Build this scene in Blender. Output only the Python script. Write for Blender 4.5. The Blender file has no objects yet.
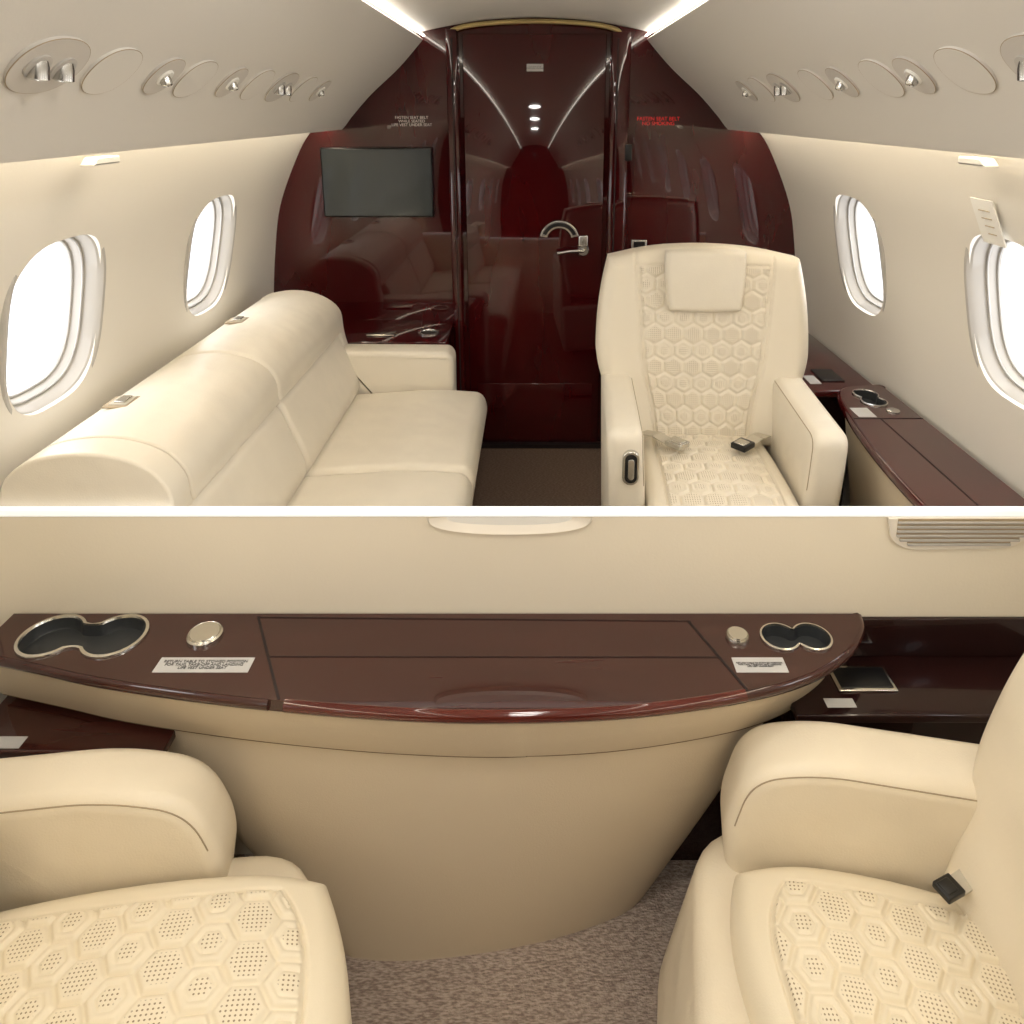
import bpy, math, bmesh
from mathutils import Vector, Matrix
from math import sin, cos, pi, sqrt, radians
S = bpy.context.scene
S.view_settings.view_transform = 'Standard'
S.view_settings.look = 'None'
S.view_settings.exposure = 0.0

def lin(c):
    return tuple(((v/255)/12.92 if v/255 <= .04045 else ((v/255+.055)/1.055)**2.4) for v in c)

# ------------------------------------------------------------ materials
def mat(name, col, rough=.5, metal=0, coat=0, bump=0, bscale=200, emit=None, estr=0, var=0, vscale=3, spec=.5, bdist=.002):
    m = bpy.data.materials.new(name); m.use_nodes = True
    nt = m.node_tree; b = nt.nodes['Principled BSDF']
    c = lin(col)+(1,)
    b.inputs['Base Color'].default_value = c
    b.inputs['Roughness'].default_value = rough
    b.inputs['Metallic'].default_value = metal
    b.inputs['Coat Weight'].default_value = coat
    b.inputs['Coat Roughness'].default_value = .04
    b.inputs['Specular IOR Level'].default_value = spec
    tc = nt.nodes.new('ShaderNodeTexCoord')
    if emit:
        b.inputs['Emission Color'].default_value = lin(emit)+(1,)
        b.inputs['Emission Strength'].default_value = estr
    if var:
        n = nt.nodes.new('ShaderNodeTexNoise'); n.inputs['Scale'].default_value = vscale
        n.inputs['Detail'].default_value = 4
        r = nt.nodes.new('ShaderNodeValToRGB')
        r.color_ramp.elements[0].position = .3; r.color_ramp.elements[1].position = .7
        r.color_ramp.elements[0].color = tuple(v*(1-var) for v in c[:3])+(1,)
        r.color_ramp.elements[1].color = tuple(min(1, v*(1+var)) for v in c[:3])+(1,)
        nt.links.new(tc.outputs['Object'], n.inputs['Vector'])
        nt.links.new(n.outputs['Fac'], r.inputs['Fac'])
        nt.links.new(r.outputs['Color'], b.inputs['Base Color'])
    if bump:
        n = nt.nodes.new('ShaderNodeTexNoise'); n.inputs['Scale'].default_value = bscale
        n.inputs['Detail'].default_value = 3
        bp = nt.nodes.new('ShaderNodeBump'); bp.inputs['Strength'].default_value = bump
        bp.inputs['Distance'].default_value = bdist
        nt.links.new(tc.outputs['Object'], n.inputs['Vector'])
        nt.links.new(n.outputs['Fac'], bp.inputs['Height'])
        nt.links.new(bp.outputs['Normal'], b.inputs['Normal'])
    return m

def soften(m, scale=9, dist=.006, strength=.35):
    """add broad, soft leather puckering under the fine grain"""
    nt = m.node_tree; b = nt.nodes['Principled BSDF']; fine = nt.nodes['Bump']
    tc = nt.nodes.new('ShaderNodeTexCoord'); n = nt.nodes.new('ShaderNodeTexNoise')
    n.inputs['Scale'].default_value = scale; n.inputs['Detail'].default_value = 1.5
    bp = nt.nodes.new('ShaderNodeBump'); bp.inputs['Strength'].default_value = strength; bp.inputs['Distance'].default_value = dist*4
    nt.links.new(tc.outputs['Object'], n.inputs['Vector']); nt.links.new(n.outputs['Fac'], bp.inputs['Height'])
    nt.links.new(bp.outputs['Normal'], fine.inputs['Normal'])

def wood(name, dark, light, rough=.1, scale=(14, 14, 1.2), coat=1, dist=1.4, nscale=2.2):
    m = bpy.data.materials.new(name); m.use_nodes = True
    nt = m.node_tree; b = nt.nodes['Principled BSDF']
    tc = nt.nodes.new('ShaderNodeTexCoord'); mp = nt.nodes.new('ShaderNodeMapping')
    mp.inputs['Scale'].default_value = scale
    n = nt.nodes.new('ShaderNodeTexNoise'); n.inputs['Scale'].default_value = nscale
    n.inputs['Detail'].default_value = 5; n.inputs['Distortion'].default_value = dist
    r = nt.nodes.new('ShaderNodeValToRGB')
    r.color_ramp.elements[0].position = .25; r.color_ramp.elements[1].position = .8
    r.color_ramp.elements[0].color = lin(dark)+(1,); r.color_ramp.elements[1].color = lin(light)+(1,)
    L = nt.links.new
    L(tc.outputs['Object'], mp.inputs['Vector']); L(mp.outputs['Vector'], n.inputs['Vector'])
    L(n.outputs['Fac'], r.inputs['Fac']); L(r.outputs['Color'], b.inputs['Base Color'])
    b.inputs['Roughness'].default_value = rough
    b.inputs['Specular IOR Level'].default_value = .2
    b.inputs['Coat Weight'].default_value = coat; b.inputs['Coat Roughness'].default_value = .02
    return m

def perforated(name, col):
    m = mat(name, col, rough=.42, bump=.15, bscale=350)
    nt = m.node_tree; b = nt.nodes['Principled BSDF']; L = nt.links.new
    uv = nt.nodes.new('ShaderNodeUVMap'); uv.uv_map = 'UVMap'
    sc = nt.nodes.new('ShaderNodeVectorMath'); sc.operation = 'SCALE'; sc.inputs['Scale'].default_value = 1/.0066
    fr = nt.nodes.new('ShaderNodeVectorMath'); fr.operation = 'FRACTION'
    sb = nt.nodes.new('ShaderNodeVectorMath'); sb.operation = 'SUBTRACT'; sb.inputs[1].default_value = (.5, .5, 0)
    ln = nt.nodes.new('ShaderNodeVectorMath'); ln.operation = 'LENGTH'
    lt = nt.nodes.new('ShaderNodeMath'); lt.operation = 'LESS_THAN'; lt.inputs[1].default_value = .22
    at = nt.nodes.new('ShaderNodeAttribute'); at.attribute_name = 'perf'
    mu = nt.nodes.new('ShaderNodeMath'); mu.operation = 'MULTIPLY'
    mx = nt.nodes.new('ShaderNodeMixRGB'); mx.inputs['Color1'].default_value = lin(col)+(1,)
    mx.inputs['Color2'].default_value = lin((146, 127, 98))+(1,)
    L(uv.outputs['UV'], sc.inputs[0]); L(sc.outputs['Vector'], fr.inputs[0]); L(fr.outputs['Vector'], sb.inputs[0])
    L(sb.outputs['Vector'], ln.inputs[0]); L(ln.outputs['Value'], lt.inputs[0])
    L(lt.outputs['Value'], mu.inputs[0]); L(at.outputs['Fac'], mu.inputs[1])
    L(mu.outputs['Value'], mx.inputs['Fac']); L(mx.outputs['Color'], b.inputs['Base Color'])
    return m

M = {}
M['wall'] = mat('wall_panel_cream', (231, 226, 216), .6, bump=.1, bscale=120)
M['wall2'] = mat('wall_ultraleather_beige', (238, 228, 208), .6, bump=.15, bscale=160)
M['ceil'] = mat('ceiling_fabric', (221, 217, 210), .65, bump=.1, bscale=150)
M['ceil2'] = mat('service_panel_cover', (205, 200, 193), .6)
M['leather'] = mat('cream_leather', (228, 220, 204), .40, bump=.25, bscale=260, var=.03, vscale=6)
soften(M['leather'])
M['leather_perf'] = perforated('quilted_perforated_leather', (230, 221, 203))
M['leather_w'] = mat('warm_cream_leather', (229, 217, 194), .40, bump=.25, bscale=260, var=.03, vscale=6)
soften(M['leather_w'])
M['leather_perf_w'] = perforated('warm_perforated_leather', (231, 219, 194))
M['stitch'] = mat('seam_thread', (166, 149, 122), .7)
M['maho'] = wood('glossy_mahogany', (48, 6, 9), (76, 11, 14), .06, scale=(2.5, 2.5, .6), dist=.2, nscale=1.2)
M['maho_h'] = wood('ledge_mahogany', (52, 24, 20), (68, 34, 28), .16, scale=(1.2, 16, 16), coat=.8, dist=.3)
M['edge'] = wood('mahogany_edge', (74, 26, 20), (96, 40, 29), .12, scale=(1.2, 14, 14), dist=.3)
M['dark'] = wood('dark_veneer', (30, 13, 13), (46, 21, 19), .22, scale=(2, 10, 10), coat=.5, dist=.4)
M['black'] = mat('black_plastic', (16, 16, 18), .35)
M['well'] = mat('cup_well_grey', (48, 50, 52), .4)
M['groove'] = mat('dark_groove', (24, 8, 8), .6)
M['screen'] = mat('screen_glass', (52, 58, 60), .12, coat=.5)
M['chrome'] = mat('brushed_nickel', (205, 204, 200), .25, metal=1)
M['gold'] = mat('polished_nickel', (218, 216, 208), .22, metal=1)
M['brass'] = mat('header_brass', (205, 185, 130), .3, metal=.6)
M['white'] = mat('white_plastic', (240, 238, 232), .4)
M['trimglow'] = mat('glowing_white_cap', (252, 252, 252), .5, emit=(255, 255, 255), estr=.45)  # faint emission put in to keep the cap bright; not a lamp
M['bezel'] = mat('window_bezel', (184, 180, 174), .4)
M['bezel2'] = mat('partition_bezel', (236, 228, 214), .4)
M['apron'] = mat('sidepanel_beige_leather', (210, 195, 170), .5, bump=.3, bscale=300)
M['shadowgap'] = mat('painted_shade_line_brown', (120, 98, 74), .7)  # brown stands in for the shade between apron and body
M['placard'] = mat('placard_grey', (190, 189, 187), .4)
M['ink'] = mat('placard_ink', (70, 66, 66), .6)
M['whiteink'] = mat('placard_white_lettering', (220, 215, 210), .6)
M['redink'] = mat('red_lettering', (215, 40, 40), .5, emit=(220, 30, 30), estr=.3)
M['cove'] = mat('cove_led', (255, 250, 235), .5, emit=(255, 248, 234), estr=10)
M['warm'] = mat('valance_led', (255, 240, 205), .5, emit=(255, 241, 216), estr=14)
M['strap'] = mat('belt_webbing', (190, 182, 165), .7)
M['lens'] = mat('lamp_lens', (40, 40, 40), .1, metal=.5)
def carpet(name, a, b_, sc=160):
    m = mat(name, a, .95, bump=1, bscale=sc*1.6)
    nt = m.node_tree; b = nt.nodes['Principled BSDF']
    tc = nt.nodes.new('ShaderNodeTexCoord'); n = nt.nodes.new('ShaderNodeTexNoise')
    mp = nt.nodes.new('ShaderNodeMapping'); mp.inputs['Scale'].default_value = (.6, 2.2, 1)
    mp.inputs['Rotation'].default_value = (0, 0, .2)
    n.inputs['Scale'].default_value = sc; n.inputs['Detail'].default_value = 2
    r = nt.nodes.new('ShaderNodeValToRGB'); r.color_ramp.elements[0].position = .36; r.color_ramp.elements[1].position = .64
    r.color_ramp.elements[0].color = lin(b_)+(1,); r.color_ramp.elements[1].color = lin(a)+(1,)
    L = nt.links.new
    L(tc.outputs['Object'], mp.inputs['Vector']); L(mp.outputs['Vector'], n.inputs['Vector'])
    L(n.outputs['Fac'], r.inputs['Fac']); L(r.outputs['Color'], b.inputs['Base Color'])
    nt.nodes['Bump'].inputs['Distance'].default_value = .006
    return m
M['carpet'] = carpet('carpet_taupe_speckle', (190, 174, 162), (138, 122, 112), 130)
M['carpet2'] = carpet('carpet_brown', (128, 106, 90), (96, 76, 62))

# ------------------------------------------------------------ helpers
def obj(name, verts, faces, m, parent=None, smooth=True, ang=35):
    me = bpy.data.meshes.new(name); me.from_pydata([tuple(v) for v in verts], [], faces)
    bm = bmesh.new(); bm.from_mesh(me)
    bmesh.ops.recalc_face_normals(bm, faces=bm.faces); bm.to_mesh(me); bm.free()
    me.materials.append(m)
    if smooth:
        me.polygons.foreach_set('use_smooth', [True]*len(me.polygons))
        try: me.set_sharp_from_angle(angle=radians(ang))
        except Exception: pass
    o = bpy.data.objects.new(name, me); S.collection.objects.link(o)
    if parent: o.parent = parent
    return o

def empty(name, loc=(0, 0, 0), rz=0):
    e = bpy.data.objects.new(name, None); S.collection.objects.link(e)
    e.location = loc; e.rotation_euler = (0, 0, rz); e.empty_display_size = .1
    return e

def box(name, x0, x1, y0, y1, z0, z1, m, parent=None, bev=0, seg=3, mtx=None):
    bm = bmesh.new(); bmesh.ops.create_cube(bm, size=1)
    for v in bm.verts:
        v.co = Vector(((x0+x1)/2+v.co.x*(x1-x0), (y0+y1)/2+v.co.y*(y1-y0), (z0+z1)/2+v.co.z*(z1-z0)))
    if bev: bmesh.ops.bevel(bm, geom=bm.edges[:], offset=bev, segments=seg, profile=.5, affect='EDGES')
    if mtx: bm.transform(mtx)
    me = bpy.data.meshes.new(name); bm.to_mesh(me); bm.free(); me.materials.append(m)
    if bev:
        me.polygons.foreach_set('use_smooth', [True]*len(me.polygons))
        me.set_sharp_from_angle(angle=radians(40))
    o = bpy.data.objects.new(name, me); S.collection.objects.link(o)
    if parent: o.parent = parent
    return o

def catmull(pts, n=8, closed=False):
    out = []; N = len(pts)
    rng = range(N if closed else N-1)
    for i in rng:
        if closed: p = [pts[(i+k-1) % N] for k in range(4)]
        else: p = [pts[max(0, i-1)], pts[i], pts[i+1], pts[min(N-1, i+2)]]
        for j in range(n):
            t = j/n
            out.append(tuple(.5*((2*p[1][k])+(-p[0][k]+p[2][k])*t+(2*p[0][k]-5*p[1][k]+4*p[2][k]-p[3][k])*t*t+(-p[0][k]+3*p[1][k]-3*p[2][k]+p[3][k])*t**3) for k in range(len(p[1]))))
    if not closed: out.append(tuple(pts[-1]))
    return out

def round_poly(pts, r, n=6):
    out = []; N = len(pts)
    for i in range(N):
        p = Vector(pts[i]); a = Vector(pts[i-1])-p; b = Vector(pts[(i+1) % N])-p
        ri = r[i] if isinstance(r, (list, tuple)) else r
        ri = min(ri, a.length*.49, b.length*.49)
        if ri < 1e-5: out.append(tuple(p)); continue
        A = p+a.normalized()*ri; B = p+b.normalized()*ri
        for k in range(n+1):
            t = k/n
            out.append(tuple(A*(1-t)**2+p*2*t*(1-t)+B*t*t))
    return out

def inward(pts):
    N = len(pts)
    area = sum(pts[i][0]*pts[(i+1) % N][1]-pts[(i+1) % N][0]*pts[i][1] for i in range(N))
    sg = 1 if area > 0 else -1
    nrm = []
    for i in range(N):
        t = Vector(pts[(i+1) % N])-Vector(pts[i-1])
        if t.length < 1e-9: t = Vector((1, 0))
        t.normalize(); nrm.append(Vector((-t.y, t.x))*sg)
    return nrm

def soft_extrude(name, pts, a0, a1, r, mp, m, parent=None, n=6, mid=1):
    N = len(pts); nrm = inward(pts)
    sl = [(a0+r*(1-cos(pi/2*k/n)), r*(1-sin(pi/2*k/n))) for k in range(n+1)]
    for k in range(1, mid): sl.append((a0+r+(a1-a0-2*r)*k/mid, 0))
    sl += [(a1-r*(1-cos(pi/2*k/n)), r*(1-sin(pi/2*k/n))) for k in range(n, -1, -1)]
    V = []; F = []
    for a, ins in sl:
        for i in range(N):
            q = Vector(pts[i])+nrm[i]*ins
            V.append(mp(q.x, q.y, a))
    for s in range(len(sl)-1):
        for i in range(N):
            j = (i+1) % N
            F.append((s*N+i, s*N+j, (s+1)*N+j, (s+1)*N+i))
    F.append(tuple(range(N))); F.append(tuple((len(sl)-1)*N+i for i in range(N)))
    return obj(name, V, F, m, parent, ang=50)

def holed_plate(name, outline, holes, z0, z1, m, parent=None):
    bm = bmesh.new()
    def dedupe(lp):
        o = []
        for p in lp:
            if not o or (Vector(p[:2])-Vector(o[-1][:2])).length > 1e-4: o.append(p)
        if (Vector(o[0][:2])-Vector(o[-1][:2])).length < 1e-4: o.pop()
        return o
    loops = [dedupe(outline)]+[dedupe(h) for h in holes]
    edges = []; L = []
    for lp in loops:
        vs = [bm.verts.new((p[0], p[1], z1)) for p in lp]; L.append(vs)
        for i in range(len(vs)): edges.append(bm.edges.new((vs[i], vs[(i+1) % len(vs)])))
    bmesh.ops.triangle_fill(bm, use_beauty=True, use_dissolve=False, edges=edges, normal=(0, 0, 1))
    V = [tuple(v.co) for v in bm.verts]; bm.verts.index_update()
    top = [tuple(v.index for v in f.verts) for f in bm.faces]
    idx = [[v.index for v in vs] for vs in L]
    bm.free(); n = len(V)
    V2 = V+[(x, y, z0) for x, y, z in V]
    F = top+[tuple(i+n for i in f[::-1]) for f in top]
    for lp in idx:
        k = len(lp); F += [(lp[i], lp[(i+1) % k], lp[(i+1) % k]+n, lp[i]+n) for i in range(k)]
    return obj(name, V2, F, m, parent, ang=30)

def tube(name, pts, r, m, parent=None, closed=False, res=6):
    cu = bpy.data.curves.new(name, 'CURVE'); cu.dimensions = '3D'; cu.bevel_depth = r; cu.bevel_resolution = 2
    cu.use_fill_caps = True
    sp = cu.splines.new('POLY'); sp.points.add(len(pts)-1)
    for i, p in enumerate(pts): sp.points[i].co = (p[0], p[1], p[2], 1)
    sp.use_cyclic_u = closed
    tmp = bpy.data.objects.new(name+'_c', cu); S.collection.objects.link(tmp)
    dg = bpy.context.evaluated_depsgraph_get(); me = bpy.data.meshes.new_from_object(tmp.evaluated_get(dg))
    bpy.data.objects.remove(tmp); me.materials.clear(); me.materials.append(m)
    me.polygons.foreach_set('use_smooth', [True]*len(me.polygons))
    o = bpy.data.objects.new(name, me); S.collection.objects.link(o)
    if parent: o.parent = parent
    return o

def lathe(name, prof, m, mtx=Matrix(), parent=None, seg=32):
    V = []; F = []
    for r, z in prof:
        for i in range(seg):
            a = 2*pi*i/seg; V.append(mtx @ Vector((r*cos(a), r*sin(a), z)))
    for k in range(len(prof)-1):
        for i in range(seg):
            j = (i+1) % seg; F.append((k*seg+i, k*seg+j, (k+1)*seg+j, (k+1)*seg+i))
    if prof[0][0] > 1e-5: F.append(tuple(range(seg)))
    if prof[-1][0] > 1e-5: F.append(tuple((len(prof)-1)*seg+i for i in range(seg)))
    return obj(name, V, F, m, parent)

def boolean(o, cutters):
    for c in cutters:
        md = o.modifiers.new('b', 'BOOLEAN'); md.operation = 'DIFFERENCE'; md.solver = 'EXACT'; md.object = c
    dg = bpy.context.evaluated_depsgraph_get()
    me = bpy.data.meshes.new_from_object(o.evaluated_get(dg))
    o.modifiers.clear(); o.data = me
    for c in cutters: bpy.data.objects.remove(c)

def hexd(x, y, s):
    rx, ry = s, s*1.7320508
    ax = x % rx-rx/2; ay = y % ry-ry/2
    bx = (x-rx/2) % rx-rx/2; by = (y-ry/2) % ry-ry/2
    if ax*ax+ay*ay < bx*bx+by*by: gx, gy, ix = ax, ay, 0
    else: gx, gy, ix = bx, by, 1
    gx, gy = abs(gx), abs(gy)
    return .5*s-max(gx, gx*.5+gy*.8660254), ix

def sm(a, b, x):
    t = max(0, min(1, (x-a)/(b-a))); return t*t*(3-2*t)

def pad(name, W, D, thick, r, mp, m, parent=None, nx=40, ny=40, alpha=.25, crown=.015, quilt=None, hs=.06, hf=None, skirt=.3):
    sv = [-1-skirt]+[-1+2*i/nx for i in range(nx+1)]+[1+skirt]
    tv = [-1-skirt]+[-1+2*i/ny for i in range(ny+1)]+[1+skirt]
    V = []; F = []; perf = []; uvs = []
    for t in tv:
        for s in sv:
            mm = max(abs(s), abs(t)); sk = mm > 1.0001
            a, b = (s/mm, t/mm) if sk else (s, t)
            x = W/2*a*sqrt(1-alpha*b*b/2); y = D/2*b*sqrt(1-alpha*a*a/2)
            e = min((1-abs(a))*W/2, (1-abs(b))*D/2)
            h = crown*(1-a*a)*(1-b*b)
            if hf: h += hf(x, y)
            if e < r: h -= r-sqrt(max(0, r*r-(r-e)**2))
            pf = 0
            if quilt and not sk:
                q = quilt(x, y)
                if q > -.006:
                    if q < .004: h -= .006*(1-abs(q+.001)/.005)
                    else:
                        d, ix = hexd(x, y, hs)
                        k = hs/.06
                        h += .0065*k*sm(.0003*k, .006*k, d)
                        if ix: h -= .0032*k*(1-min(1, abs(d-.014*k)/(.003*k)))
                        pf = 1 if (d > .009*k and ix == 0) or (d > .018*k) else 0
            if sk: h -= thick-r
            V.append(mp(x, y, h)); perf.append(pf); uvs.append((x, y))
    n1 = len(sv)
    for j in range(len(tv)-1):
        for i in range(n1-1):
            F.append((j*n1+i, j*n1+i+1, (j+1)*n1+i+1, (j+1)*n1+i))
    o = obj(name, V, F, m, parent, ang=70)
    if quilt:
        at = o.data.attributes.new('perf', 'FLOAT', 'POINT'); at.data.foreach_set('value', perf)
        ul = o.data.uv_layers.new(name='UVMap')
        for lp in o.data.loops: ul.data[lp.index].uv = uvs[lp.vertex_index]
    return o

def text(name, body, size, m, mtx, parent=None):
    cu = bpy.data.curves.new(name, 'FONT'); cu.body = body; cu.size = size; cu.align_x = 'CENTER'; cu.align_y = 'CENTER'
    cu.extrude = .0004; cu.space_line = .9
    tmp = bpy.data.objects.new(name+'_t', cu); S.collection.objects.link(tmp)
    dg = bpy.context.evaluated_depsgraph_get(); me = bpy.data.meshes.new_from_object(tmp.evaluated_get(dg))
    bpy.data.objects.remove(tmp); me.materials.clear(); me.materials.append(m); me.transform(mtx)
    o = bpy.data.objects.new(name, me); S.collection.objects.link(o)
    if parent: o.parent = parent
    return o

# ------------------------------------------------------------ cabin shell
Y0, Y1 = -2.6, 3.18
PY = 1.38
LF = -.21
side = catmull([(1.0, -.30), (1.09, -.1), (1.17, .15), (1.205, .42), (1.195, .70), (1.16, .99), (1.118, 1.177), (1.02, 1.393), (.95, 1.49), (.89, 1.55)], 6)
def offset_open(pts, d):
    out = []
    for i in range(len(pts)):
        t = Vector(pts[min(i+1, len(pts)-1)])-Vector(pts[max(i-1, 0)]); t.normalize()
        out.append((pts[i][0]+t.y*d, pts[i][1]-t.x*d))
    return out
def shell(name, prof, thick, sgn, m, y0=Y0, y1=Y1+.02):
    out = offset_open(prof, thick); loop = prof+out[::-1]; N = len(loop)
    V = [(sgn*x, y, z) for y in (y0, y1) for x, z in loop]
    F = [(i, (i+1) % N, N+(i+1) % N, N+i) for i in range(N)]
    n = len(prof)
    for b in (0, N):
        for i in range(n-1): F.append((b+i, b+i+1, b+N-2-i, b+N-1-i))
    return obj(name, V, F, m, ang=40)
WIN = [2.49, 1.65, .82, -.02, -.86, -1.7]
tilt = math.atan2(.042, .187)
def winmtx(sg, y):
    up = Vector((-sg*sin(tilt), 0, cos(tilt))); ax = Vector((0, 1, 0)); out = Vector((sg*cos(tilt), 0, sin(tilt)))
    mt = Matrix((ax, up, out)).transposed().to_4x4(); mt.translation = Vector((sg*1.143, y, 1.07)); return mt
def sell(hw, hh, n=48, e=3.1):
    return [(hw*math.copysign(abs(cos(2*pi*i/n))**(2/e), cos(2*pi*i/n)), hh*math.copysign(abs(sin(2*pi*i/n))**(2/e), sin(2*pi*i/n))) for i in range(n)]
wi = 1
for sg, nm in ((-1, 'wall_left'), (1, 'wall_right')):
    w = shell(nm, side, .05, sg, M['wall'])
    cut = []
    for y in WIN:
        mt = winmtx(sg, y); lp = sell(.170, .213); V = []
        for z in (-.1, .16): V += [mt @ Vector((a, b, z)) for a, b in lp]
        N = len(lp); F = [(i, (i+1) % N, N+(i+1) % N, N+i) for i in range(N)]+[tuple(range(N)), tuple(range(N, 2*N))]
        cut.append(obj('cut', V, F, M['wall'], smooth=False))
    boolean(w, cut)
    w.data.polygons.foreach_set('use_smooth', [True]*len(w.data.polygons)); w.data.set_sharp_from_angle(angle=radians(30))
    for y in WIN:
        mt = winmtx(sg, y); P = empty('window_%d' % wi); wi += 1
        rings = [(.186, .230, .012), (.186, .230, -.004), (.183, .227, -.008), (.175, .219, -.007), (.166, .210, .004), (.158, .202, .035), (.151, .195, .037), (.147, .191, .055), (.140, .184, .058), (.136, .180, .1)]
        V = []; F = []; N = 48
        for hw, hh, z in rings: V += [mt @ Vector((a, b, z)) for a, b in sell(hw, hh)]
        for k in range(len(rings)-1): F += [(k*N+i, k*N+(i+1) % N, (k+1)*N+(i+1) % N, (k+1)*N+i) for i in range(N)]
        obj('bezel', V, F, M['bezel'], P, ang=25)
        for hw, hh, z in ((.154, .198, .0355), (.1435, .187, .0565)):
            tube('pane_gasket', [mt @ Vector((a, b, z)) for a, b in sell(hw, hh)], .003, M['placard'], P, True)
        la = bpy.data.lights.new('window_daylight', 'AREA'); la.shape = 'ELLIPSE'; la.size = .31; la.size_y = .40
        la.energy = 1.6 if y > -.5 else 1.0; la.color = (.98, .985, 1)
        lo = bpy.data.objects.new('daylight', la); S.collection.objects.link(lo)
        m2 = mt.copy(); m2.translation = mt @ Vector((0, 0, .125)); lo.matrix_world = m2; lo.parent = P

for sg in (-1, 1):
    pr = [(.965, 1.53), (.93, 1.506), (.875, 1.502), (.852, 1.483), (.832, 1.480), (.815, 1.498)]+catmull([(.79, 1.53), (.70, 1.625), (.575, 1.735), (.475, 1.842)], 6)+[(.470, 1.85), (.485, 1.862)]
    shell('trim_1' if sg < 0 else 'trim_2', pr, .012, sg, M['ceil'])
    P = empty('cove_light')
    box('led_strip', *(sorted((sg*.461, sg*.468))), Y0, Y1-.002, 1.861, 1.867, M['cove'], P)
    P = empty('valance_light')
    box('led_strip', *(sorted((sg*.885, sg*.915))), Y0, Y1-.002, 1.495, 1.500, M['warm'], P)
cen = catmull([(.50, 1.872), (.40, 1.895), (.2, 1.925), (0, 1.935)], 6)
cen = cen+[(-x, z) for x, z in cen[::-1][1:]]
shell('ceiling', cen, .03, 1, M['ceil'])
box('floor', -1.14, 1.14, PY+.02, Y1+.02, -.05, 0, M['carpet2'])
box('floor.001', -1.1, 1.1, Y0, PY+.02, LF-.05, LF, M['carpet'])
box('wall_back', -1.25, 1.25, Y0-.06, Y0, -.3, 2.0, M['dark'])

# ------------------------------------------------------------ forward bulkhead
bk = side[:-1]+[(.86, 1.56), (.70, 1.70), (.58, 1.80), (.48, 1.90), (.2, 1.955), (0, 1.965)]
loop = bk+[(-x, z) for x, z in bk[::-1][1:]]
loop = [(x*1.01, max(z, -.05)) for x, z in loop]
N = len(loop)
obj('wall_front', [(x, Y1, z) for x, z in loop]+[(x, Y1+.05, z) for x, z in loop],
    [(i, (i+1) % N, N+(i+1) % N, N+i) for i in range(N)]+[tuple(range(N)), tuple(range(N, 2*N))], M['maho'], smooth=False)
D = empty('door_1')
box('leaf', -.305, .300, Y1-.012, Y1-.001, .02, 1.87, M['maho'], D, .004)
box('lower_kick_panel', -.27, .27, Y1-.016, Y1-.010, .03, .32, M['maho'], D, .003)
for a, b_, n in ((-.372, -.322, 'post_left'), (.318, .40, 'post_right')):
    pts = round_poly([(a, Y1-.001), (a, Y1-.045), (b_, Y1-.045), (b_, Y1-.001)], [.0, .02, .02, 0], 6)
    z1 = 1.885 if n == 'post_left' else 1.875
    soft_extrude(n, pts, 0.0, z1, .003, lambda x, y, a: (x, y, a), M['maho'], D)
for x in (-.345, .345): box('post_groove', x-.003, x+.003, Y1-.047, Y1-.04, .02, 1.85, M['groove'], D)
box('threshold', -.32, .32, Y1-.04, Y1-.005, 0.0, .02, M['groove'], D)
lathe('handle_rose', [(0, .02), (.022, .02), (.026, .012), (.026, 0)], M['chrome'], Matrix.Translation((.215, Y1-.012, .955)) @ Matrix.Rotation(pi/2, 4, 'X'), D)
box('handle_plate', .195, .235, Y1-.02, Y1-.012, .93, 1.02, M['chrome'], D, .004)
tube('handle_lever', [(.215, Y1-.045, .955), (.19, Y1-.05, .957), (.15, Y1-.05, .955), (.10, Y1-.045, .945)], .008, M['chrome'], D)
tube('handle_neck', [(.215, Y1-.01, .955), (.215, Y1-.05, .955)], .009, M['chrome'], D)
ac = (.108, 1.00)
def arcp(r, a, b, st): return [(ac[0]+r*cos(radians(t)), ac[1]+r*sin(radians(t))) for t in range(a, b, st)]
soft_extrude('latch_arc', arcp(.088, 12, 171, 6)+arcp(.054, 168, 11, -6), Y1-.024, Y1-.012, .003, lambda x, z, a: (x, a, z), M['chrome'], D)
soft_extrude('latch_slot', arcp(.079, 20, 161, 6)+arcp(.063, 158, 19, -6), Y1-.026, Y1-.022, .001, lambda x, z, a: (x, a, z), M['black'], D)
box('door_placard', -.035, .035, Y1-.015, Y1-.012, 1.72, 1.75, M['placard'], D)
XZ = lambda x, y, z: Matrix.Translation((x, y, z)) @ Matrix.Rotation(pi/2, 4, 'X')
text('door_placard_text', 'DOOR MUST BE\nOPEN FOR LANDING', .0075, M['ink'], XZ(0, Y1-.0155, 1.735), D)
tube('trim_3', [(.35*sin(t/20*pi/2), Y1-.03, 1.872+.045*cos(t/20*pi/2)) for t in range(-20, 21)], .010, M['brass'])
s1 = empty('placard_sign')
text('lettering', 'FASTEN SEAT BELT\nWHILE SEATED\nLIFE VEST UNDER SEAT', .017, M['whiteink'], XZ(-.53, Y1-.002, 1.515), s1)
s2 = empty('no_smoking_sign')
text('lettering', 'FASTEN SEAT BELT\nNO SMOKING', .022, M['redink'], XZ(.53, Y1-.002, 1.515), s2)
tv = empty('wall_monitor')
box('frame', -.925, -.445, Y1-.035, Y1, 1.105, 1.405, M['black'], tv, .006)
box('display', -.918, -.452, Y1-.0375, Y1-.034, 1.113, 1.397, M['screen'], tv)
sw = empty('bulkhead_control_panel')
box('plate', .43, .50, Y1-.012, Y1, .93, 1.0, M['chrome'], sw, .003)
box('inset', .44, .49, Y1-.015, Y1-.010, .955, .992, M['black'], sw)
sw2 = empty('latch_plate')
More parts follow.
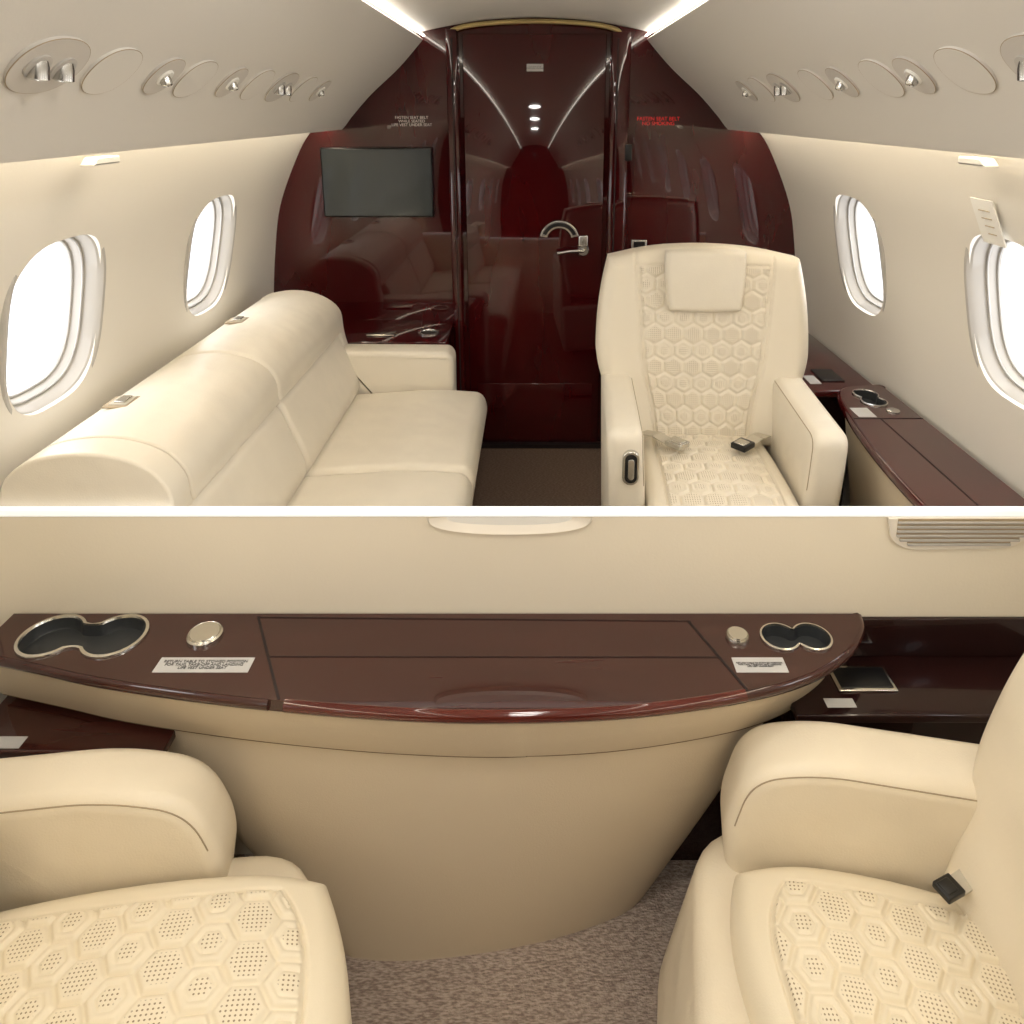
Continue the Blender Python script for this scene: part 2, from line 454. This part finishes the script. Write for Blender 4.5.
box('plate', .385, .415, Y1-.05, Y1-.04, 1.35, 1.42, M['black'], sw2, .003)

# ------------------------------------------------------------ passenger service panel fittings
def psu(sg, y, kind, up=0.0):
    T = Vector((-sg*.745, 0, .667)).normalized(); Nn = Vector((-sg*.667, 0, -.745)).normalized(); A = Vector((0, 1, 0))
    mt = Matrix((A, T, Nn)).transposed().to_4x4(); mt.translation = Vector((sg*.697, y, 1.622))+T*up
    P = empty({'o': 'oxygen_mask_panel', 'g': 'air_gasper', 'r': 'reading_light'}[kind])
    def oval(n, hw, hh, z0, z1, m, e=2.2):
        lp = sell(hw, hh, 40, e); V = [mt @ Vector((a*1.01, b*1.01, z0)) for a, b in lp]+[mt @ Vector((a, b, z1)) for a, b in lp]
        obj(n, V, [(i, (i+1) % 40, 40+(i+1) % 40, 40+i) for i in range(40)]+[tuple(range(40, 80))], m, P)
        tube('cover_gap', [mt @ Vector((a*1.01, b*1.01, z1-.0008)) for a, b in lp], .0007, M['stitch'], P, True)
    if kind == 'o':
        oval('cover_plate', .060, .052, -.006, .0015, M['ceil'])
    elif kind == 'r':
        oval('plate', .072, .055, -.006, .002, M['ceil2'])
        for dx in (-.028, .028):
            m3 = mt @ Matrix.Translation((dx, 0, .004)) @ Matrix.Rotation(.9, 4, 'X')
            lathe('lamp_socket', [(.022, -.001), (.022, .003), (.018, .004)], M['bezel'], mt @ Matrix.Translation((dx, 0, .002)), P)
            lathe('lamp_head', [(0, -.012), (.012, -.010), (.014, .0), (.014, .016), (.011, .018)], M['chrome'], m3, P)
            lathe('lamp_lens', [(.0108, .0175), (0, .0182)], M['lens'], m3, P)
    else:
        oval('plate', .046, .046, -.006, .0018, M['ceil2'])
        lathe('socket', [(.019, .001), (.019, .004), (.016, .006), (.013, .003), (.0, .002)], M['white'], mt, P)
        m3 = mt @ Matrix.Translation((0, -.002, .004)) @ Matrix.Rotation(.5, 4, 'X')
        lathe('nozzle', [(0, -.006), (.010, -.004), (.011, .004), (.010, .012), (.007, .014), (.006, .010), (0, .010)], M['chrome'], m3, P)
for y, k in ((1.08, 'r'), (1.24, 'o'), (1.41, 'g'), (1.54, 'o'), (1.72, 'g'), (1.88, 'o'), (2.06, 'r'), (2.25, 'o'), (2.42, 'g')): psu(-1, y, k)
for y, k in ((1.03, 'r'), (1.22, 'o'), (1.38, 'g'), (1.51, 'o'), (1.70, 'g'), (1.86, 'o'), (2.1, 'r'), (2.3, 'o'), (2.46, 'g')): psu(1, y, k, -.0)
for sg, y in ((-1, 1.58), (1, 1.55)):
    v = empty('valance_latch_box')  # small white latch box below the valance; gives no light
    soft_extrude('housing', round_poly([(-.05, -.009), (.05, -.009), (.04, .009), (-.04, .009)], .006), 0, .04, .004,
                 lambda a, b, c, sg=sg, y=y: (sg*(.955+.0-b*.4-c*.8), y+a, 1.455+b), M['white'], v)
pl = empty('wall_placard')
mtp = winmtx(1, 1.655); mtp.translation = Vector((1.050, 1.655, 1.310))
mtq = mtp @ Matrix.Rotation(radians(-12), 4, 'X')
box('plate', -.042, .042, -.058, .058, -.003, .0, M['white'], pl, .0, mtx=mtq)
for k in range(4): tube('line', [mtq @ Vector((-.022, .03-.02*k, -.0036)), mtq @ Vector((.02-.004*k, .03-.02*k, -.0036))], .0012, M['stitch'], pl)

# ------------------------------------------------------------ sofa
sofa = empty('sofa')
L_ = M['leather']
ys, ye = 1.41, 2.83
XY = lambda a, b, c: (a, c, b)
soft_extrude('base', round_poly([(-1.08, .02), (-.25, .02), (-.22, .34), (-1.12, .34)], .03), ys, ye-.12, .01, XY, L_, sofa)
for y0, y1 in ((2.045, 2.70), (1.405, 2.035)):
    pts = round_poly([(-.74, .33), (-.215, .33), (-.185, .40), (-.205, .475), (-.40, .488), (-.74, .462)], [.02, .05, .05, .06, .2, .02], 8)
    soft_extrude('seat_cushion', pts, y0, y1, .03, XY, L_, sofa)
    pts = round_poly([(-.715, .44), (-.70, .50), (-.775, .70), (-.93, .70), (-.93, .44)], [.02, .05, .03, .02, .02], 8)
    soft_extrude('back_cushion', pts, y0, y1+(.03 if y0 > 2 else 0), .022, XY, L_, sofa)
bol = catmull([(-.80, .685), (-.782, .72), (-.79, .775), (-.835, .825), (-.92, .852), (-1.02, .85), (-1.10, .825), (-1.15, .77), (-1.15, .68), (-1.0, .67)], 5, True)
for y0, y1 in ((2.06, ye-.01), (1.482, 2.056), (1.396, 1.478)):
    soft_extrude('back_bolster', bol, y0, y1, .02 if y1 > 2.5 else .008, XY, L_, sofa)
endp = catmull([(-.72, .40), (-.78, .66), (-.80, .78), (-.90, .845), (-1.03, .85), (-1.12, .80), (-1.16, .6), (-1.1, .3), (-.8, .3)], 6, True)
soft_extrude('back_end_panel', endp, ye-.06, ye+.02, .025, XY, L_, sofa)
pts = round_poly([(-.80, .05), (-.33, .05), (-.325, .60), (-.345, .628), (-.80, .632)], [.01, .02, .02, .03, .02], 6)
soft_extrude('arm', pts, ye-.12, ye+.0, .022, XY, L_, sofa)
tube('arm_piping', [(-.78, ye-.114, .620), (-.36, ye-.114, .616), (-.339, ye-.114, .598), (-.339, ye-.114, .49)], .0016, M['stitch'], sofa)
for y in (1.687, 2.41):
    box('belt_slot', -1.07, -1.00, y-.035, y+.035, .846, .8515, M['stitch'], sofa, .002)
    box('belt_slot_lid', -1.058, -1.012, y-.026, y+.026, .850, .855, M['strap'], sofa, .002)
    box('belt_buckle', -1.045, -1.02, y-.02, y+.02, .854, .860, M['chrome'], sofa, .002)
tube('seam', [(-.792, y, .695) for y in (1.42, 2.8)], .003, M['stitch'], sofa)

cab = empty('side_cabinet')
box('carcass', -1.10, -.38, ye+.03, Y1-.002, 0, .60, M['maho'], cab, .004)
box('top', -1.14, -.37, ye+.025, Y1-.002, .60, .625, M['maho'], cab, .005)
box('catch_plate', -.72, -.60, 2.93, 2.99, .625, .633, M['gold'], cab, .003)
lathe('cup_ring', [(.045, 0), (.045, .006), (.036, .006), (.034, .001), (0, .001)], M['chrome'], Matrix.Translation((-.46, 2.98, .625)), cab)
lathe('cup_well', [(0, .002), (.034, .002), (.034, .0015)], M['black'], Matrix.Translation((-.46, 2.98, .625)), cab)

# ------------------------------------------------------------ armchair builder
def armchair(loc, rz, W=.70, D=.55, seat=.5, armz=.73, backh=1.13, arm_len=.50, at=.105, rec=.16, base_f=0, hs=.062, nq=110, buckle=True, cushW=None, backW=.66, latch=True, backq=True, arm_r=.10, slope=0, c_alpha=.16, nose_c=.03, lowbk=False, b_alpha=.42, flare=-.06, base_top=.10, skew=0, warm=False):
    P = empty('cabin_armchair', loc, rz)
    L_ = M['leather_w'] if warm else M['leather']
    LP = M['leather_perf_w'] if warm else M['leather_perf']
    iw = W/2-at
    bp = round_poly([(-W/2+.03, -D-base_f), (W/2-.03, -D-base_f), (W/2-.01, .10), (-W/2+.01, .10)], [.14, .14, .04, .04], 8)
    bz = seat-base_top
    soft_extrude('base_shroud', bp, .06, bz, .03, lambda x, y, a: (x*(1-.06*(1-a/bz)), y*(1+flare*(1-a/bz)), a), L_, P)
    box('plinth', -W/2+.12, W/2-.12, -D+.12, .02, 0, .07, M['black'], P, .01)
    cw = cushW or 2*iw-.006; cd = D+.03
    def nose(x, y):
        t = max(0, (-(y)-cd/2+.16)/.16); return -.035*t*t
    def mp(x, y, h):
        f = (1 if y < 0 else 0)*min(1, -2*y/cd if y < 0 else 0)
        return (x, y-D+cd/2-.015-nose_c*(1-(2*x/cw)**2)*f+skew*sm(0, 1, (x/cw+.5))*max(0, -y/cd*2), seat-.01+h)
    qf = lambda x, y: min(cw/2-.055-abs(x), y+cd/2-.06-.10*(2*x/cw)**4, cd/2-.02-y)
    pad('seat_cushion', cw, cd, .13, .035, mp, LP, P, nq, nq, alpha=c_alpha, crown=.022, quilt=qf, hs=hs, hf=nose)
    for sx in (-1, 1):
        zb = .14
        ap = round_poly([(.07, zb), (-arm_len+.04, zb), (-arm_len-.012, seat-.02), (-arm_len+slope*.25, armz-.015-slope*.25), (-arm_len+slope+.05, armz), (.07, armz)], [.02, .03, .05, arm_r, .12, .03], 10)
        if not slope:
            ap = round_poly([(.07, zb), (-arm_len+.04, zb), (-arm_len-.012, seat-.02), (-arm_len+.0, armz-.015), (.07, armz)], [.02, .03, .10, arm_r, .03], 10)
        xa, xb = sorted((sx*(W/2), sx*(W/2-at)))
        ln = lambda z, sx=sx: sx*.012*sm(seat-.1, armz, z)
        soft_extrude('arm', ap, xa, xb, .03, lambda y, z, a: (a+ln(z), y, z), L_, P)
        nr = inward(ap); st = []
        for q, n_ in zip(ap, nr):
            p = Vector(q)+n_*.014
            if p.y > seat+.01 and q[0] < .05: st.append(p)
        fx = sx*(W/2-at+.0045)
        tube('arm_seam', [(fx+ln(q.y), q.x, q.y) for q in st], .0013, M['stitch'], P)
    z0 = seat-.06; bh = backh-z0; cr, sr = cos(rec), sin(rec)
    def wf(v):
        t = (v+bh/2)/bh
        return .86+.14*sm(.1, .5, t)
    def bm_(x, v, h):
        l = v+bh/2
        return (x*wf(v), .0+l*sr-h*cr, z0+l*cr+h*sr*.3)
    def bf(x, v):
        t = (v+bh/2)/bh
        return .055*sm(.13, .32, abs(x))*(1-.35*t)+.03*sm(.35, .0, t)-(.008*(1-min(1, abs(abs(x)-.205-.05*(v/bh))/.007)) if backq else 0)
    qb = (lambda x, v: min(.195+.05*(v/bh)-abs(x), bh/2-.06-v, v+bh/2-.04)) if backq else None
    pad('back_cushion', backW, bh, .12, .055, bm_, LP if backq else L_, P, nq, nq, alpha=b_alpha, crown=.02, quilt=qb, hs=hs, hf=bf)
    pad('back_shell', backW-.02, bh-.01, .05, .045, lambda x, v, h: (x*wf(v), (v+bh/2)*sr+.10+h, z0+(v+bh/2)*cr), L_, P, 30, 30, alpha=b_alpha, crown=.02)
    hm = lambda x, v, h: bm_(x*(1+.10*(v/.2)), v+bh/2-.106, h+.056)
    pad('headrest', .26, .205, .05, .016, hm, L_, P, 36, 36, alpha=.2, crown=.012)
    if buckle:
        zz = seat+.02
        for sx in (-1, 1):
            if lowbk and sx > 0: continue
            pts = [(sx*(iw-.02), -.06, zz), (sx*(iw-.06), -.12, zz+.02), (sx*(iw-.10), -.16, zz+.012)]
            if lowbk: pts = [(sx*(iw-.0), -.01, zz), (sx*(iw-.03), -.04, zz+.02), (sx*(iw-.05), -.07, zz+.016)]
            for k in range(2):
                a, b_ = Vector(pts[k]), Vector(pts[k+1]); d = (b_-a); n = Vector((0, 0, 1)).cross(d).normalized()*(.022 if not lowbk else .016)
                up = Vector((0, 0, .004))
                obj('belt_strap', [a-n, a+n, b_+n, b_-n, a-n+up, a+n+up, b_+n+up, b_-n+up], [(0, 1, 2, 3), (4, 5, 6, 7), (0, 1, 5, 4), (1, 2, 6, 5), (2, 3, 7, 6), (3, 0, 4, 7)], M['strap'], P, smooth=False)
            q = Vector(pts[2]); a = math.atan2(pts[2][1]-pts[1][1], pts[2][0]-pts[1][0])
            mt = Matrix.Translation(q+Vector((0, 0, .006))) @ Matrix.Rotation(a, 4, 'Z')
            if lowbk: mt = mt @ Matrix.Scale(.65, 4)
            box('buckle', -.005, .055, -.026, .026, -.007, .012, M['chrome'] if (sx < 0 and not lowbk) else M['black'], P, .004, mtx=mt)
            box('buckle_flap', .012, .05, -.018, .018, .010, .016, M['black'] if lowbk else M['chrome'], P, .003, mtx=mt)
    if latch:
        mt = Matrix.Translation((-W/2+at/2+.004, -arm_len-.006, seat+.085))
        cap = lambda hw, hh: [(hw*cos(t)+0, hh-hw+hw*sin(t)) for t in [pi*i/12 for i in range(13)]]+[(hw*cos(t), -(hh-hw)+hw*sin(t)) for t in [pi+pi*i/12 for i in range(13)]]
        soft_extrude('recline_bezel', cap(.024, .052), -.012, .012, .004, lambda x, z, a: mt @ Vector((x, a, z)), M['chrome'], P)
        soft_extrude('recline_recess', cap(.017, .044), -.014, -.01, .001, lambda x, z, a: mt @ Vector((x, a, z)), M['black'], P)
        soft_extrude('recline_lever', cap(.009, .032), -.020, -.01, .003, lambda x, z, a: mt @ Vector((x, a, z)), M['chrome'], P)
    return P
armchair((.560, 2.26, 0), radians(-3), W=.65, seat=.50, armz=.705, backh=1.125, arm_len=.42, nq=150, hs=.064, backW=.71, arm_r=.05, b_alpha=.40)

def cups(P, cx, cy, z, r, sp, ringm, deep=.06, rot=0, th=.30):
    R = Matrix.Translation((cx, cy, z)) @ Matrix.Rotation(rot, 4, 'Z')
    o = []
    for s in (1, -1):
        th0 = max(th, math.acos(min(1, sp/2/r)) if sp < 2*r else 0)
        c0 = 0 if s > 0 else pi
        a = pi-th0-.35
        for k in range(29):
            t = c0-a+2*a*k/28; o.append((s*sp/2+r*cos(t), r*sin(t), s*sp/2))
        x1, y1 = s*sp/2+r*cos(c0+a), r*sin(c0+a)
        for k in range(1, 6):
            u = k/6; x = x1*(1-2*u)
            o.append((x, y1*(1-.10*sin(pi*u)), s*sp/2*(1-2*u)))
    V = []; F = []; N = len(o)
    rings = [(1.15, 0.0005), (1.14, .004), (1.03, .005), (1.0, .001), (.97, -.02), (.93, -deep)]
    for sc, h in rings:
        for x, y, c in o: V.append(R @ Vector((c+(x-c)*sc, y*sc, h)))
    for k in range(3): F += [(k*N+i, k*N+(i+1) % N, (k+1)*N+(i+1) % N, (k+1)*N+i) for i in range(N)]
    obj('cup_rim', V[:4*N], F, ringm, P)
    V2 = V[3*N:]; F = []
    for k in range(2): F += [(k*N+i, k*N+(i+1) % N, (k+1)*N+(i+1) % N, (k+1)*N+i) for i in range(N)]
    F.append(tuple(range(2*N, 3*N)))
    obj('cup_well', V2, F, M['well'], P)
    return [tuple(R @ Vector((c+(x-c)*1.03, y*1.03, 0)))[:2] for x, y, c in o]
# right-hand side ledge (forward cabin)
led = empty('side_ledge')
pts = [(1.175, 2.30), (1.04, 2.28), (1.0, 2.2), (.96, 2.0), (.935, 1.8), (.925, 1.6), (.925, 1.41), (1.175, 1.41)]
pr = round_poly(pts, [.01, .04, .05, .1, .1, .1, 0, 0], 5)
h = cups(led, 1.085, 2.18, .655, .036, .062, M['chrome'], .027, rot=pi/2)
holed_plate('top', pr, [h], .625, .655, M['maho'], led)
tube('top_edge', [(x+.002, y, .64) for x, y in pr[:-2]], .015, M['maho'], led)
pr2 = [(x+.012, y) if x < 1.1 else (x-.0, y) for x, y in pr]
soft_extrude('front_panel', pr2, .02, .622, .004, lambda x, y, a: (x+.10*(1-a/.62) if x < 1.1 else x-.07*(1-a/.62), y, a), M['apron'], led)
box('lid_joint', 1.045, 1.048, 1.41, 2.02, .655, .6562, M['groove'], led)
box('lid_joint_cross', .965, 1.175, 2.02, 2.023, .655, .6562, M['groove'], led)
lathe('call_button', [(.020, 0), (.020, .004), (.015, .007), (0, .007)], M['chrome'], Matrix.Translation((1.11, 2.075, .655)), led)
box('placard', .985, 1.04, 2.03, 2.10, .6552, .6562, M['placard'], led)
rc = empty('storage_console')
box('carcass', .95, 1.14, 2.40, Y1-.002, 0, .60, M['dark'], rc, .004)
box('top', .94, 1.19, 2.315, Y1-.002, .60, .625, M['maho'], rc, .006)
box('outlet_plate', 1.02, 1.10, 2.40, 2.52, .625, .630, M['black'], rc, .002)
box('outlet_placard', .97, 1.01, 2.38, 2.46, .625, .627, M['placard'], rc)

# ------------------------------------------------------------ low partition wall with credenza
box('wall_partition', -1.20, 1.20, PY, PY+.014, LF, .717, M['wall2'])
box('trim_4', -1.20, 1.20, PY-.003, PY+.014, .717, .732, M['trimglow'], None, .001)
wp = empty('window_%d' % wi)
cxw = -.055
lw = [(cxw+.178*cos(pi+pi*i/30), .716-.042*abs(sin(pi*i/30))**.7) for i in range(31)]
lwb = [(cxw+.172*cos(pi+pi*i/30), .716-.038*abs(sin(pi*i/30))**.7) for i in range(31)]
lw2 = [(cxw+.135*cos(pi+pi*i/30), .716-.020*abs(sin(pi*i/30))**.7) for i in range(31)]
V = [(x, PY-.001, z) for x, z in lw]+[(x, PY-.010, z) for x, z in lwb]+[(x, PY-.002, z) for x, z in lw2]
F = [(k*31+i, k*31+i+1, (k+1)*31+i+1, (k+1)*31+i) for k in range(2) for i in range(30)]
obj('bezel', V, F, M['bezel2'], wp)
obj('pane', [(x, PY-.002, z) for x, z in lw2], [tuple(range(31))], M['white'], wp, smooth=False)
gr = empty('air_return_grille')
gx0, gx1 = .755, 1.07
lp = round_poly([(gx0, .716), (gx0+.01, .66), (gx0+.05, .638), (gx1-.04, .642), (gx1, .68), (gx1, .716)], [0, .03, .03, .03, .03, 0], 5)
soft_extrude('frame', lp, PY-.008, PY-.0005, .003, lambda x, z, a: (x, a, z), M['bezel2'], gr)
for k in range(6):
    z = .652+k*.0105; ins = .03 if k == 0 else (.012 if k == 1 else .004)
    box('slat', gx0+.016+ins, gx1-.018-ins, PY-.013, PY-.007, z, z+.005, M['bezel'], gr, .001)
    box('slot', gx0+.016+ins, gx1-.018-ins, PY-.0095, PY-.0075, z+.005, z+.0105, M['stitch'], gr)

cz = empty('credenza')
front = catmull([(-1.155, 1.262), (-1.0, 1.226), (-.856, 1.191), (-.66, 1.157), (-.473, 1.132), (-.27, 1.113), (-.065, 1.106), (.18, 1.118), (.404, 1.156), (.54, 1.20), (.64, 1.262), (.70, 1.33), (.715, 1.375)], 6)
ZT = .478
hL = cups(cz, -.958, 1.304, ZT, .057, .135, M['gold'], .024)
hR = cups(cz, .552, 1.300, ZT, .036, .068, M['gold'], .024)
holed_plate('top', front+[(-1.155, 1.375)], [hL, hR], ZT-.026, ZT, M['maho_h'], cz)
lid = [(x, y) for x, y in front if -.49 < x < .41]
tube('lid_edge', [(x, y+.002, ZT-.0115) for x, y in lid], .013, M['edge'], cz)
for a in ([(x, y+.003, ZT-.0125) for x, y in front if x <= -.48], [(x, y+.003, ZT-.0125) for x, y in front if x >= .40]):
    tube('fixed_edge', a, .0125, M['maho_h'], cz)
def gv(p, q, w=.0016):
    a, b_ = Vector(p+(ZT,)), Vector(q+(ZT,)); d = (b_-a).normalized(); n = Vector((-d.y, d.x, 0))*w; u = Vector((0, 0, .0012))
    obj('lid_joint', [a-n, a+n, b_+n, b_-n, a-n+u, a+n+u, b_+n+u, b_-n+u], [(0, 1, 2, 3), (4, 5, 6, 7), (0, 1, 5, 4), (1, 2, 6, 5), (2, 3, 7, 6), (3, 0, 4, 7)], M['groove'], cz, smooth=False)
gv((-.61, 1.365), (-.485, 1.135), .0025); gv((.335, 1.35), (.408, 1.158), .0025); gv((-.605, 1.362), (.34, 1.35), .001); gv((-.545, 1.245), (.375, 1.243), .001)
for x, y, r in ((-.70, 1.305, .036), (.428, 1.30, .024)):
    lathe('call_button', [(r, 0), (r, .006), (r*.92, .010), (r*.86, .008), (r*.80, .012), (0, .013)], M['gold'], Matrix.Translation((x, y, ZT)), cz)
for x, y, w in ((-.665, 1.222, .095), (.452, 1.222, .052)):
    box('placard', x-w, x+w, y-.020, y+.020, ZT, ZT+.001, M['placard'], cz)
    text('placard_text', 'RETURN TABLE TO STOWED POSITION\nFOR TAXI, TAKE-OFF AND LANDING\nLIFE VEST UNDER SEAT', w*.10, M['ink'], Matrix.Translation((x, y, ZT+.0015)), cz)
def inset(pts, d): return [(x*(1-.0)+(d*.3 if x < 0 else -d*1.2), y+d) for x, y in pts]
fa = inset(front, .012); fb = inset(front, .028)
n = len(fa)
V = [(x, min(y, 1.376), ZT-.026) for x, y in fa]
V += [(x*(.985 if x > 0 else 1), min(y, 1.376), .347) for x, y in fb]
V += [(x*(.98 if x > 0 else 1), min(y+.006, 1.376), .339) for x, y in fb]
V += [(x*(.96 if x > 0 else 1), min(y+.03, 1.376), .339) for x, y in fb]
V += [(x*(.96 if x > 0 else 1), 1.377, .339) for x, y in fb]
obj('apron', V, [(k*n+i, k*n+i+1, (k+1)*n+i+1, (k+1)*n+i) for k in range(4) for i in range(n-1)], M['apron'], cz)
tube('apron_shade_line', [(x*(.98 if x > 0 else 1), min(y+.008, 1.37), .338) for x, y in fb if x < .62], .0022, M['shadowgap'], cz)  # thin dark tube painting the shade line under the apron
def fy(x): return min(((abs(px-x), py) for px, py in fb))[1]
bt = [(-.87, 1.376), (-.86, 1.27), (-.82, fy(-.82)+.022)]+[(x, fy(x)+.020) for x in (-.70, -.55, -.40, -.25, -.10, .05, .20, .34)]+[(.43, fy(.43)+.022), (.50, 1.26), (.53, 1.376)]
bb = [(-.47, 1.376), (-.47, 1.27), (-.455, 1.20)]+[(-.41, 1.162), (-.35, 1.152), (-.28, 1.150), (-.20, 1.155), (-.12, 1.164), (-.03, 1.178), (.07, 1.20), (.16, 1.228)]+[(.22, 1.255), (.265, 1.30), (.29, 1.376)]
bt = catmull(bt, 5); bb = catmull(bb, 5)
rows = 14; n = len(bt); V = []; F = []
for k in range(rows+1):
    t = k/rows; tx = t**1.12
    for (a, b_), (c_, d) in zip(bt, bb): V.append((a+(c_-a)*tx, b_+(d-b_)*t, .341+(LF-.341)*t))
for k in range(rows): F += [(k*n+i, k*n+i+1, (k+1)*n+i+1, (k+1)*n+i) for i in range(n-1)]
obj('body', V, F, M['apron'], cz, ang=60)

lc = empty('side_console')
box('carcass', .54, 1.15, 1.26, PY-.001, LF, .35, M['dark'], lc, .003)
box('kick_panel', .28, .55, PY-.016, PY-.001, LF, .35, M['dark'], lc)
box('top', .53, 1.155, 1.205, PY-.001, .352, .372, M['dark'], lc, .004)
box('back_panel', .70, 1.155, PY-.012, PY-.001, .372, .468, M['dark'], lc, .002)
box('outlet_frame', .640, .765, 1.265, 1.335, .372, .377, M['gold'], lc, .002)
box('outlet_plate', .647, .758, 1.272, 1.328, .376, .379, M['black'], lc, .001)
box('placard', .60, .66, 1.225, 1.248, .3722, .3732, M['placard'], lc)
lc2 = empty('side_console')
box('carcass', -1.13, -.88, 1.20, PY-.001, LF, .30, M['dark'], lc2, .003)
box('top', -1.15, -.74, 1.165, PY-.001, .305, .325, M['maho_h'], lc2, .004)
box('placard', -1.10, -1.03, 1.172, 1.20, .3252, .3262, M['placard'], lc2)

# aft armchairs flanking the credenza
armchair((-.93, .70, LF), radians(97), W=.80, D=.585, seat=.445, armz=.60, backh=1.0, arm_len=.385, at=.125, rec=.05, nq=230, hs=.066, buckle=False, latch=False, backq=False, base_f=-.03, arm_r=.13, slope=.13, backW=.6, c_alpha=.30, nose_c=.05, warm=True)
armchair((.745, .722, LF), radians(-101), W=.80, D=.425, seat=.445, armz=.615, backh=.98, arm_len=.44, at=.135, rec=.11, nq=230, hs=.066, latch=False, backq=False, base_f=.07, arm_r=.10, slope=.10, backW=.74, c_alpha=.30, lowbk=True, flare=.16, base_top=.085, skew=.13, warm=True)

# ------------------------------------------------------------ fill lamps added above the view to brighten the cabin
for y, e in ((1.3, 3.0), (.6, 5), (-.2, 4.5)):
    P = empty('added_ceiling_fill')
    la = bpy.data.lights.new('added_fill_lamp', 'AREA'); la.shape = 'DISK'; la.size = .16; la.energy = e; la.color = (1, .96, .89)
    lo = bpy.data.objects.new('lamp', la); S.collection.objects.link(lo); lo.location = (0, y, 1.925); lo.parent = P
    lathe('trim_ring', [(.085, 1.93), (.10, 1.925), (.10, 1.935)], M['chrome'], Matrix.Translation((0, y, 0)), P)

w = bpy.data.worlds.new('daylight_sky'); S.world = w; w.use_nodes = True
w.node_tree.nodes['Background'].inputs['Color'].default_value = (.95, .97, 1, 1)
w.node_tree.nodes['Background'].inputs['Strength'].default_value = 1.5

# ------------------------------------------------------------ camera
cd = bpy.data.cameras.new('camera'); cam = bpy.data.objects.new('camera', cd); S.collection.objects.link(cam)
cd.sensor_width = 36; cd.lens = 720/1024*36
cam.location = (0, 0, 1.56); cam.rotation_euler = (radians(90-14), 0, 0)
cd.shift_x = -23/1024; cd.shift_y = -222/1024; cd.clip_start = .02
S.camera = cam
